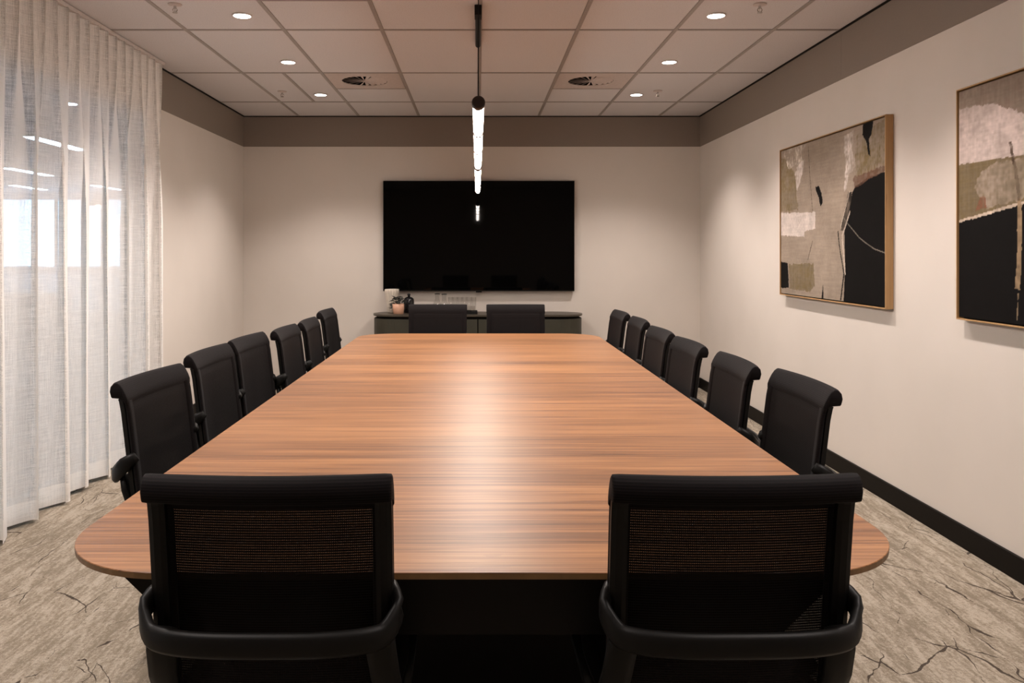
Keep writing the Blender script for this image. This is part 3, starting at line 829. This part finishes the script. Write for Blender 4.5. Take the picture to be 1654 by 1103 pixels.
for sx, sd in ((-1.36, 'curtain'), (1.38, 'painting')):
    for y, w in ((7.07, 'farthest'), (5.86, 'second farthest'), (4.71, 'third farthest'), (3.5, 'fourth farthest'), (2.3, 'fifth farthest'), (1.1, 'sixth farthest')):
        downlight(sx, y, '%s glowing round downlight in the row on the %s side' % (w, sd))

# ------------------------------------------------------------------ swirl air diffusers
def vent(x0, x1, lab):
    cx = (x0+x1)/2; w = (x1-x0)/2-TW/2-.002; cy = 6.52; d = .30-TW/2-.002
    t = empty('air_diffuser', (cx, cy, H), 0, lab, 'vent', 'square swirl air diffusers in the ceiling')
    R = .180; n = 48; ccx = -.012
    inner = [(ccx+R*math.cos(2*PI*i/n), R*math.sin(2*PI*i/n)) for i in range(n)]
    outer = []
    for i in range(n):
        a = 2*PI*i/n; c, s = math.cos(a), math.sin(a); k = 1/max(abs(c)/w, abs(s)/d); outer.append((c*k, s*k))
    for cxn in ((w,d),(-w,d),(-w,-d),(w,-d)):
        j = min(range(n), key=lambda q: (outer[q][0]-cxn[0])**2+(outer[q][1]-cxn[1])**2); outer[j] = cxn
    vs = [(x, y, .0005) for x, y in outer]+[(x, y, .0005) for x, y in inner]+[(x, y, .006) for x, y in outer]+[(x, y, .006) for x, y in inner]
    fs = []
    for i in range(n):
        j = (i+1) % n; fs += [(i, j, n+j, n+i), (2*n+i, 2*n+j, 3*n+j, 3*n+i), (i, j, 2*n+j, 2*n+i), (n+i, n+j, 3*n+j, 3*n+i)]
    raw('face_plate', vs, fs, MAT_VENTPLATE, t)
    bm = bmesh.new(); cyl(bm, (ccx,0,.10), (ccx,0,.102), R+.01, n=32); cyl(bm, (ccx,0,.006), (ccx,0,.10), R+.01, n=32, caps=False); obj('plenum', bm, MAT_DARK, t)
    bm = bmesh.new(); cyl(bm, (ccx,0,-.002), (ccx,0,.012), .018, n=20); obj('hub', bm, MAT_VENTPLATE, t)
    NB = 20
    bme = None
    for k in range(NB):
        a = 2*PI*k/NB; dr = Vector((math.cos(a), math.sin(a), 0)); tg = Vector((-dr.y, dr.x, 0))
        def P(r, wd, up): return Vector((ccx,0,0))+dr*r+tg*wd+Vector((0,0,up))
        wi, wo = .004, .039
        # blade tilted about its radius: one edge low, the other lifted into the plenum
        vs = [P(.014,wi/2,.0), P(R-.002,wo*.30,.0), P(R-.002,-wo*.42,.011), P(.014,-wi/2,.003),
              P(.014,wi/2,.0016), P(R-.002,wo*.30,.0016), P(R-.002,-wo*.42,.0125), P(.014,-wi/2,.0045)]
        raw('blade', vs, [(0,1,2,3),(4,5,6,7),(0,1,5,4),(1,2,6,5),(2,3,7,6),(3,0,4,7)], MAT_VENTPLATE, t)
vent(TX[2], TX[3], 'square swirl air diffuser in the ceiling, left of the pendant')
vent(TX[5], TX[6], 'square swirl air diffuser in the ceiling, right of the pendant')
# return air grille (only its far edge shows at the top of the view)
t = empty('return_air_grille', ((TX[2]+TX[3])/2, 4.13-.005, H), 0, 'slatted return air grille in the ceiling at the top edge, left', 'vent')
w = .301-TW/2-.002; d = .28
bm = bmesh.new(); box(bm, -w, w, -d, -d+.022, 0, .012); box(bm, -w, w, d-.022, d, 0, .012); box(bm, -w, -w+.022, -d+.022, d-.022, 0, .012); box(bm, w-.022, w, -d+.022, d-.022, 0, .012); obj('frame', bm, MAT_VENTPLATE, t)
obj('backing', bx(-w, w, -d, d, .03, .034), MAT_DARK, t)
for k in range(16):
    yy = -d+.035+k*.0335
    raw('slat', [(-w+.02, yy, .002), (w-.02, yy, .002), (w-.02, yy+.014, .018), (-w+.02, yy+.014, .018), (-w+.02, yy, .0035), (w-.02, yy, .0035), (w-.02, yy+.014, .0195), (-w+.02, yy+.014, .0195)], [(0,1,2,3),(4,5,6,7),(0,1,5,4),(1,2,6,5),(2,3,7,6),(3,0,4,7)], MAT_VENTPLATE, t)

# sprinklers
def sprinkler(x, y, lab):
    t = empty('sprinkler', (x, y, H), 0, lab, 'sprinkler', 'ceiling sprinkler heads')
    bm = bmesh.new(); lathe(bm, [(.038,.002),(.036,-.003),(.016,-.008),(.010,-.008)], 24); obj('escutcheon', bm, MAT_VENTPLATE, t, False)
    bm = bmesh.new(); cyl(bm, (0,0,-.008), (0,0,-.020), .008, n=10)
    for s in (-1, 1):
        cyl(bm, (s*.007,0,-.018), (s*.013,0,-.030), .0022, n=6); cyl(bm, (s*.013,0,-.030), (s*.004,0,-.044), .0022, n=6)
    cyl(bm, (0,0,-.018), (0,0,-.044), .0025, n=8); obj('head', bm, MAT_CHROME, t, False)
    bm = bmesh.new(); cyl(bm, (0,0,-.044), (0,0,-.046), .014, n=16); obj('deflector', bm, MAT_CHROME, t, False)
sprinkler(-1.67, 4.50, 'sprinkler head near the curtain, closer to the camera'); sprinkler(-1.66, 6.93, 'sprinkler head near the curtain, closer to the back wall')
sprinkler(1.56, 4.50, 'sprinkler head on the painting side, closer to the camera'); sprinkler(1.53, 6.91, 'sprinkler head on the painting side, closer to the back wall')

# ------------------------------------------------------------------ paintings
def fnoise(shape, cells, seed):
    r = np.random.RandomState(seed); g = r.rand(cells[0]+2, cells[1]+2)
    yy = np.linspace(0, cells[0], shape[0]); xx = np.linspace(0, cells[1], shape[1])
    y0 = yy.astype(int); x0 = xx.astype(int); fy = (yy-y0)[:, None]; fx = (xx-x0)[None, :]
    fy = fy*fy*(3-2*fy); fx = fx*fx*(3-2*fx)
    A = g[y0][:, x0]; B = g[y0][:, x0+1]; Cc = g[y0+1][:, x0]; D = g[y0+1][:, x0+1]
    return A*(1-fy)*(1-fx)+B*(1-fy)*fx+Cc*fy*(1-fx)+D*fy*fx-.5
def inpoly(U, V, poly):
    ins = np.zeros(U.shape, bool); n = len(poly)
    for i in range(n):
        x1, y1 = poly[i]; x2, y2 = poly[(i+1) % n]
        if y1 == y2: continue
        c = ((y1 > V) != (y2 > V)) & (U < (x2-x1)*(V-y1)/(y2-y1)+x1)
        ins ^= c
    return ins
def nearline(U, V, pts, w):
    m = np.zeros(U.shape, bool)
    for (x1, y1), (x2, y2) in zip(pts, pts[1:]):
        dx, dy = (x2-x1)*1.5, (y2-y1); L2 = dx*dx+dy*dy+1e-9
        t = np.clip(((U-x1)*1.5*dx+(V-y1)*dy)/L2, 0, 1)
        d = np.hypot((U-x1)*1.5-t*dx, (V-y1)-t*dy); m |= d < w
    return m
def srgb(c): return tuple(((v/255+.055)/1.055)**2.4 if v > 10 else v/3294 for v in c)
def canvas(spec, base, seed, parent, w_, h_):
    NX, NY = 330, 224
    U, V = np.meshgrid(np.linspace(0, 1, NX), np.linspace(0, 1, NY))
    big = fnoise(U.shape, (5, 7), seed); mid = fnoise(U.shape, (18, 26), seed+1); fin = fnoise(U.shape, (70, 100), seed+2); hst = fnoise(U.shape, (150, 14), seed+3); vst = fnoise(U.shape, (12, 160), seed+4)
    col = np.ones((NY, NX, 3))*np.array(srgb(base))
    col *= (1+.22*big+.16*mid+.16*hst+.10*fin)[..., None]
    for kind, c, amt, rag, data in spec:
        Uw = U+rag*(mid*.5+fin*.5)*.5; Vw = V+rag*(np.roll(mid, 40, 1)*.5+np.roll(fin, 60, 1)*.5)*.6
        m = inpoly(Uw, Vw, data[0]) if kind == 'p' else nearline(Uw, Vw, data[0], data[1])
        if max(c) < 20: amt = 1.0
        a_ = m*np.clip(amt+(.9*mid+.9*fin+.7*vst)*(1-amt)*1.6, 0, 1)
        cc = np.array(srgb(c))*(1+.25*mid+.2*fin+.15*hst)[..., None]
        col = col*(1-a_[..., None])+cc*a_[..., None]
    col = np.clip(col, 0, 1)
    vs = [(-.0005*0, (.5-u)*w_, (v-.5)*h_) for v in np.linspace(0, 1, NY) for u in np.linspace(0, 1, NX)]
    idx = np.arange(NX*NY).reshape(NY, NX)
    fs = np.stack([idx[:-1, :-1], idx[:-1, 1:], idx[1:, 1:], idx[1:, :-1]], -1).reshape(-1, 4)
    me = bpy.data.meshes.new('canvas'); me.from_pydata(vs, [], fs.tolist())
    at = me.color_attributes.new('paint', 'FLOAT_COLOR', 'POINT')
    at.data.foreach_set('color', np.concatenate([col.reshape(-1, 3), np.ones((NX*NY, 1))], 1).astype(np.float32).ravel())
    if 'canvas_paint' in bpy.data.materials: m = bpy.data.materials['canvas_paint']
    else:
        a = M('canvas_paint'); ca = a.node('ShaderNodeVertexColor'); ca.layer_name = 'paint'
        n1 = a.noise(a.coord((1, 40, 500)), 1, 3); n2 = a.noise(a.coord((1, 60, 60)), 1, 5, .7)
        f = a.math('ADD', .78, a.math('ADD', a.math('MULTIPLY', n1, .22), a.math('MULTIPLY', n2, .22)))
        a.set(a.mix(1.0, ca.outputs['Color'], f, 'MULTIPLY'), .6); a.b.inputs['Specular IOR Level'].default_value = .08; a.bump(n2, .2, .001); m = a.m
    return link('canvas', me, m, parent)
GRE = (143,129,115); BLK = (13,11,11); OLV = (104,90,64); WHT = (190,178,170)
P1 = [('p', OLV, .45, .05, ([(.783,.947),(1.0,.99),(1.0,.72),(.768,.715),(.768,.867)],)),
 ('p', OLV, .65, .06, ([(-.1,1.0),(.06,.93),(.173,.819),(.205,.569),(-.1,.575)],)),
 ('p', (190,178,165), .30, .05, ([(.02,1.0),(.3,1.02),(.28,.9),(.1,.86)],)),
 ('p', WHT, .55, .05, ([(.666,.972),(.752,.98),(.745,.872),(.768,.774),(.714,.741),(.698,.658),(.674,.65),(.69,.776),(.674,.885)],)),
 ('p', WHT, .60, .04, ([(.194,.865),(.277,.906),(.257,.807),(.194,.693),(.173,.807)],)),
 ('p', WHT, .97, .02, ([(-.1,.571),(.395,.543),(.395,.438),(.277,.424),(.277,.393),(-.1,.41)],)),
 ('p', BLK, .98, .02, ([(.848,1.1),(.93,1.1),(.898,.932),(.877,.907),(.891,.814),(.877,.822),(.856,.901),(.824,.943)],)),
 ('p', BLK, .97, .02, ([(.399,.705),(.433,.707),(.46,.652),(.469,.594),(.447,.576),(.433,.632),(.404,.681)],)),
 ('p', BLK, .97, .012, ([(1.1,.72),(.98,.71),(.87,.70),(.768,.665),(.745,.632),(.706,.499),(.674,.405),(.682,.223),(.661,-.1),(1.1,-.1)],)),
 ('p', (92,66,52), .75, .04, ([(.75,.715),(.856,.725),(1.0,.752),(1.0,.715),(.88,.69),(.76,.655)],)),
 ('p', (24,20,18), .8, .03, ([(.706,.641),(.745,.637),(.690,.404),(.642,.417)],)),
 ('l', (185,170,155), .8, .008, ([(.718,.64),(.682,.543),(.642,.438)], .004)),
 ('l', BLK, .9, .008, ([(.617,.407),(.629,.331),(.671,.159)], .006)), ('l', BLK, .9, .01, ([(.671,.159),(.642,.007)], .007)),
 ('l', (190,175,160), .8, .008, ([(.722,.519),(.655,.384),(.682,.159)], .006)),
 ('l', (120,112,102), .9, .0, ([(.666,.491),(.71,.448),(.752,.412),(.80,.37),(.856,.337),(.92,.305),(1.0,.283)], .0026)),
 ('l', (60,48,40), .8, .004, ([(.321,.975),(.337,.795),(.366,.557)], .003)), ('l', (60,48,40), .7, .004, ([(.366,.358),(.317,.24)], .004)),
 ('p', OLV, .75, .04, ([(.096,.205),(.376,.217),(.391,.078),(.337,.033),(.107,.036)],)),
 ('p', BLK, .95, .02, ([(-.1,.22),(.085,.212),(.096,.041),(-.1,.027)],)),
 ('p', BLK, .95, .01, ([(.473,.094),(.490,-.1),(.445,-.1)],))]
P2 = [('p', (120,103,92), .5, .05, ([(-.1,1.1),(1.1,1.1),(1.1,.86),(.5,.80),(.297,.832),(.167,.907),(-.1,.941)],)),
 ('p', (186,170,163), .85, .03, ([(-.1,.935),(.167,.905),(.297,.832),(.55,.80),(.80,.86),(.8,.70),(.5,.66),(.297,.671),(.111,.678),(-.1,.68)],)),
 ('p', OLV, .85, .02, ([(-.1,.68),(.111,.678),(.297,.671),(.5,.66),(.8,.70),(1.1,.66),(1.1,.5),(.7,.53),(.5,.535),(.297,.49),(-.1,.40)],)),
 ('p', GRE, .6, .05, ([(.111,.635),(.189,.665),(.4,.66),(.42,.55),(.232,.486),(.134,.474),(.075,.565)],)),
 ('p', (120,80,62), .7, .02, ([(.105,.525),(.128,.522),(.136,.474),(.081,.466)],)),
 ('p', BLK, .97, .01, ([(-.1,.40),(.001,.424),(.134,.453),(.297,.49),(.5,.535),(.7,.52),(1.1,.48),(1.1,-.1),(-.1,-.1)],)),
 ('l', (190,172,155), .85, .012, ([(-.1,.41),(.001,.424),(.134,.451),(.297,.485),(.5,.53)], .006)),
 ('p', (140,118,92), .85, .012, ([(.266,.50),(.283,.50),(.285,.383),(.282,.265),(.277,.137),(.254,.14),(.266,.285)],)),
 ('l', (150,130,104), .8, .008, ([(.268,.12),(.266,.10)], .004)), ('l', (150,130,104), .8, .008, ([(.266,.085),(.265,.02)], .003)),
 ('l', (70,56,44), .6, .02, ([(.237,.727),(.255,.634),(.273,.502)], .010)),
 ('p', BLK, .9, .03, ([(.62,.78),(.70,.76),(.74,.66),(.66,.62)],)), ('l', (150,130,104), .7, .01, ([(.6,.4),(.72,.22),(.9,.12)], .004))]
def painting(yn, yf, spec, seed, lab):
    z0, z1 = 1.052, 2.102; w_ = yf-yn; h_ = z1-z0
    t = empty('painting', (XR, (yn+yf)/2, (z0+z1)/2), 0, lab, 'painting')
    T = .006; D = .046; g = .002
    for (a0, a1, b0, b1) in ((-w_/2, w_/2, h_/2-T, h_/2), (-w_/2, w_/2, -h_/2, -h_/2+T), (-w_/2, -w_/2+T, -h_/2+T, h_/2-T), (w_/2-T, w_/2, -h_/2+T, h_/2-T)):
        obj('frame_side', bx(-D, -g, a0, a1, b0, b1, .0008, 1), MAT_FRAMEWOOD, t)
    obj('stretcher', bx(-D+.008, -.006, -w_/2+T+.006, w_/2-T-.006, -h_/2+T+.006, h_/2-T-.006), MAT_DARK, t)
    c = canvas(spec, GRE, seed, t, w_-2*T-.014, h_-2*T-.014); c.location = (-D+.0065, 0, 0)
    obj('backing', bx(-.012, -.004, -w_/2+T, w_/2-T, -h_/2+T, h_/2-T), MAT_DARK, t)
painting(4.385, 5.920, P1, 11, 'framed abstract painting with white block and thin arc, farther along the right wall')
painting(2.198, 3.738, P2, 31, 'framed abstract painting with pale band above black, cut by the right edge')
